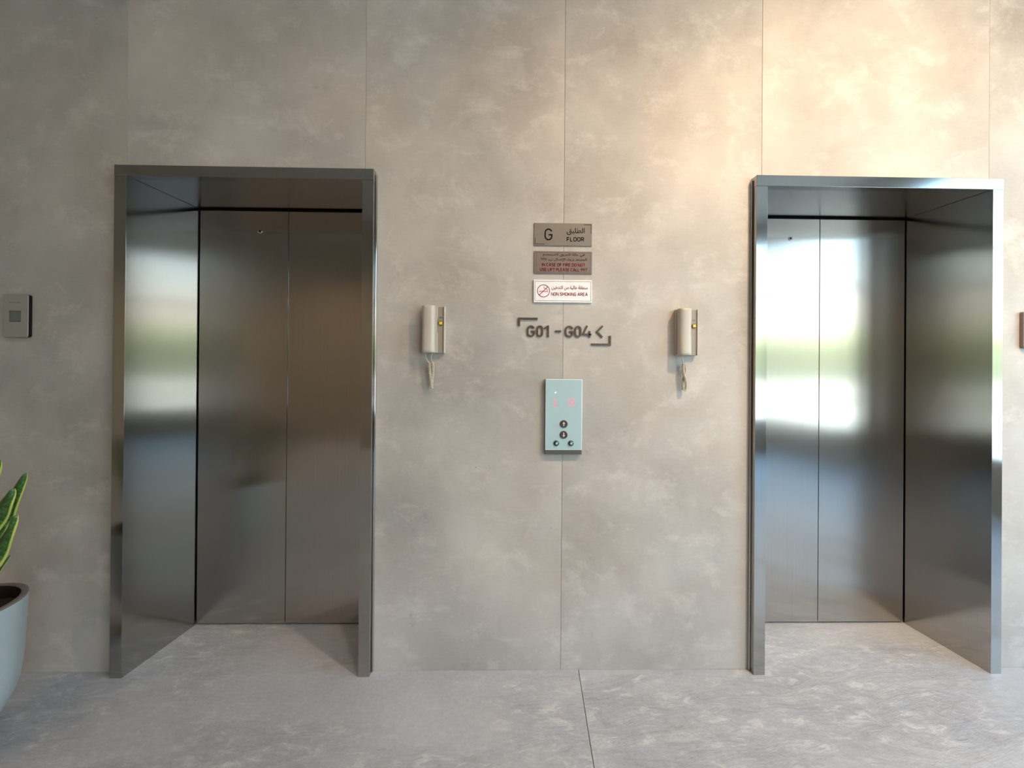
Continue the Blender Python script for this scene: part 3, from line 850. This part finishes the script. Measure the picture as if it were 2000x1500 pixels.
for A, B in zip(rings, rings[1:]):
    for k in range(36): bm.faces.new([A[k], A[(k+1) % 36], B[(k+1) % 36], B[k]])
bm.faces.new(rings[-1])
so = obj('soil', bm, SOIL, pot)
bm_pebbles = None

plant = thing('snake_plant', (PX, PY, 0.45), 'snake plant with dark green yellow-edged leaves growing in the pale pot', 'plant')
def leaf(path, width, roll, cup=0.25, thick=0.0022):
    """blade following path (absolute points), lanceolate width, cupped section"""
    pts = [Vector(p) for p in path]; N = 26
    def cr(t):
        f = t*(len(pts)-1); i = min(int(f), len(pts)-2); u = f-i
        p0 = pts[max(i-1, 0)]; p1 = pts[i]; p2 = pts[i+1]; p3 = pts[min(i+2, len(pts)-1)]
        return 0.5*((2*p1) + (p2-p0)*u + (2*p0-5*p1+4*p2-p3)*u*u + (-p0+3*p1-3*p2+p3)*u**3)
    bm = bmesh.new(); uvl = bm.loops.layers.uv.new('UVMap')
    rows = []; M_ = 8
    for j in range(N+1):
        t = j/N; c = cr(t); T = (cr(min(1, t+.01)) - cr(max(0, t-.01))).normalized()
        side = Vector((math.cos(roll), math.sin(roll), 0)); side = (side - T*side.dot(T)).normalized(); nrm_ = T.cross(side)
        w = width*(0.42 + 0.58*math.sin(min(1, t/0.62)*math.pi/2)) * (1.0 if t < 0.62 else max(0.02, math.cos((t-0.62)/0.38*math.pi/2)**0.75))
        top = []; bot = []
        for i in range(M_+1):
            s = i/M_*2-1
            b_ = c + side*(s*w/2) + nrm_*(cup*w*(s*s-0.4)*0.6) + nrm_*(0.003*math.sin(t*19+s*2))
            th = thick*(1.15-s*s)
            top.append((bm.verts.new(b_ + nrm_*th), (i/M_, t))); bot.append((bm.verts.new(b_ - nrm_*th), (i/M_, t)))
        rows.append(top + bot[::-1])
    K = len(rows[0])
    for A, B in zip(rows, rows[1:]):
        for k in range(K):
            q = [A[k], A[(k+1) % K], B[(k+1) % K], B[k]]
            f = bm.faces.new([v for v, _ in q])
            for lp, (_, uvc) in zip(f.loops, q): lp[uvl].uv = uvc
    bm.faces.new([v for v, _ in rows[0]][::-1]); bm.faces.new([v for v, _ in rows[-1]])
    o = obj('leaf', bm, LEAF, plant, smooth=True); shift(o, plant)
    return o
YL = -0.40
leaf([(-1.765, YL, 0.462), (-1.735, YL, 0.59), (-1.680, YL, 0.73), (-1.622, YL, 0.84), (-1.566, YL, 0.955)], 0.050, 0.25, 0.22)
leaf([(-1.765, YL-.04, 0.462), (-1.725, YL-.04, 0.58), (-1.655, YL-.04, 0.75), (-1.590, YL-.04, 0.852), (-1.556, YL-.04, 0.915)], 0.052, 0.10, 0.25)
leaf([(-1.745, YL-.08, 0.462), (-1.690, YL-.08, 0.54), (-1.600, YL-.08, 0.66), (-1.535, YL-.08, 0.765), (-1.498, YL-.08, 0.848)], 0.052, -0.10, 0.30)
leaf([(-1.735, YL-.03, 0.462), (-1.690, YL-.03, 0.55), (-1.635, YL-.03, 0.615), (-1.576, YL-.03, 0.703)], 0.012, 0.2, 0.2)
leaf([(-1.820, YL, 0.462), (-1.790, YL, 0.65), (-1.715, YL, 0.85), (-1.650, YL, 0.995)], 0.058, 0.2, 0.25)
leaf([(-1.830, YL-.04, 0.462), (-1.840, YL-.04, 0.70), (-1.820, YL-.04, 0.92), (-1.80, YL-.04, 1.08)], 0.062, 0.5, 0.25)
leaf([(-1.845, YL+.02, 0.462), (-1.890, YL+.02, 0.65), (-1.950, YL+.01, 0.82), (-1.99, YL, 0.96)], 0.060, -0.4, 0.25)
leaf([(-1.820, YL-.07, 0.462), (-1.870, YL-.10, 0.60), (-1.930, YL-.12, 0.76), (-1.97, YL-.13, 0.88)], 0.056, 0.3, 0.25)
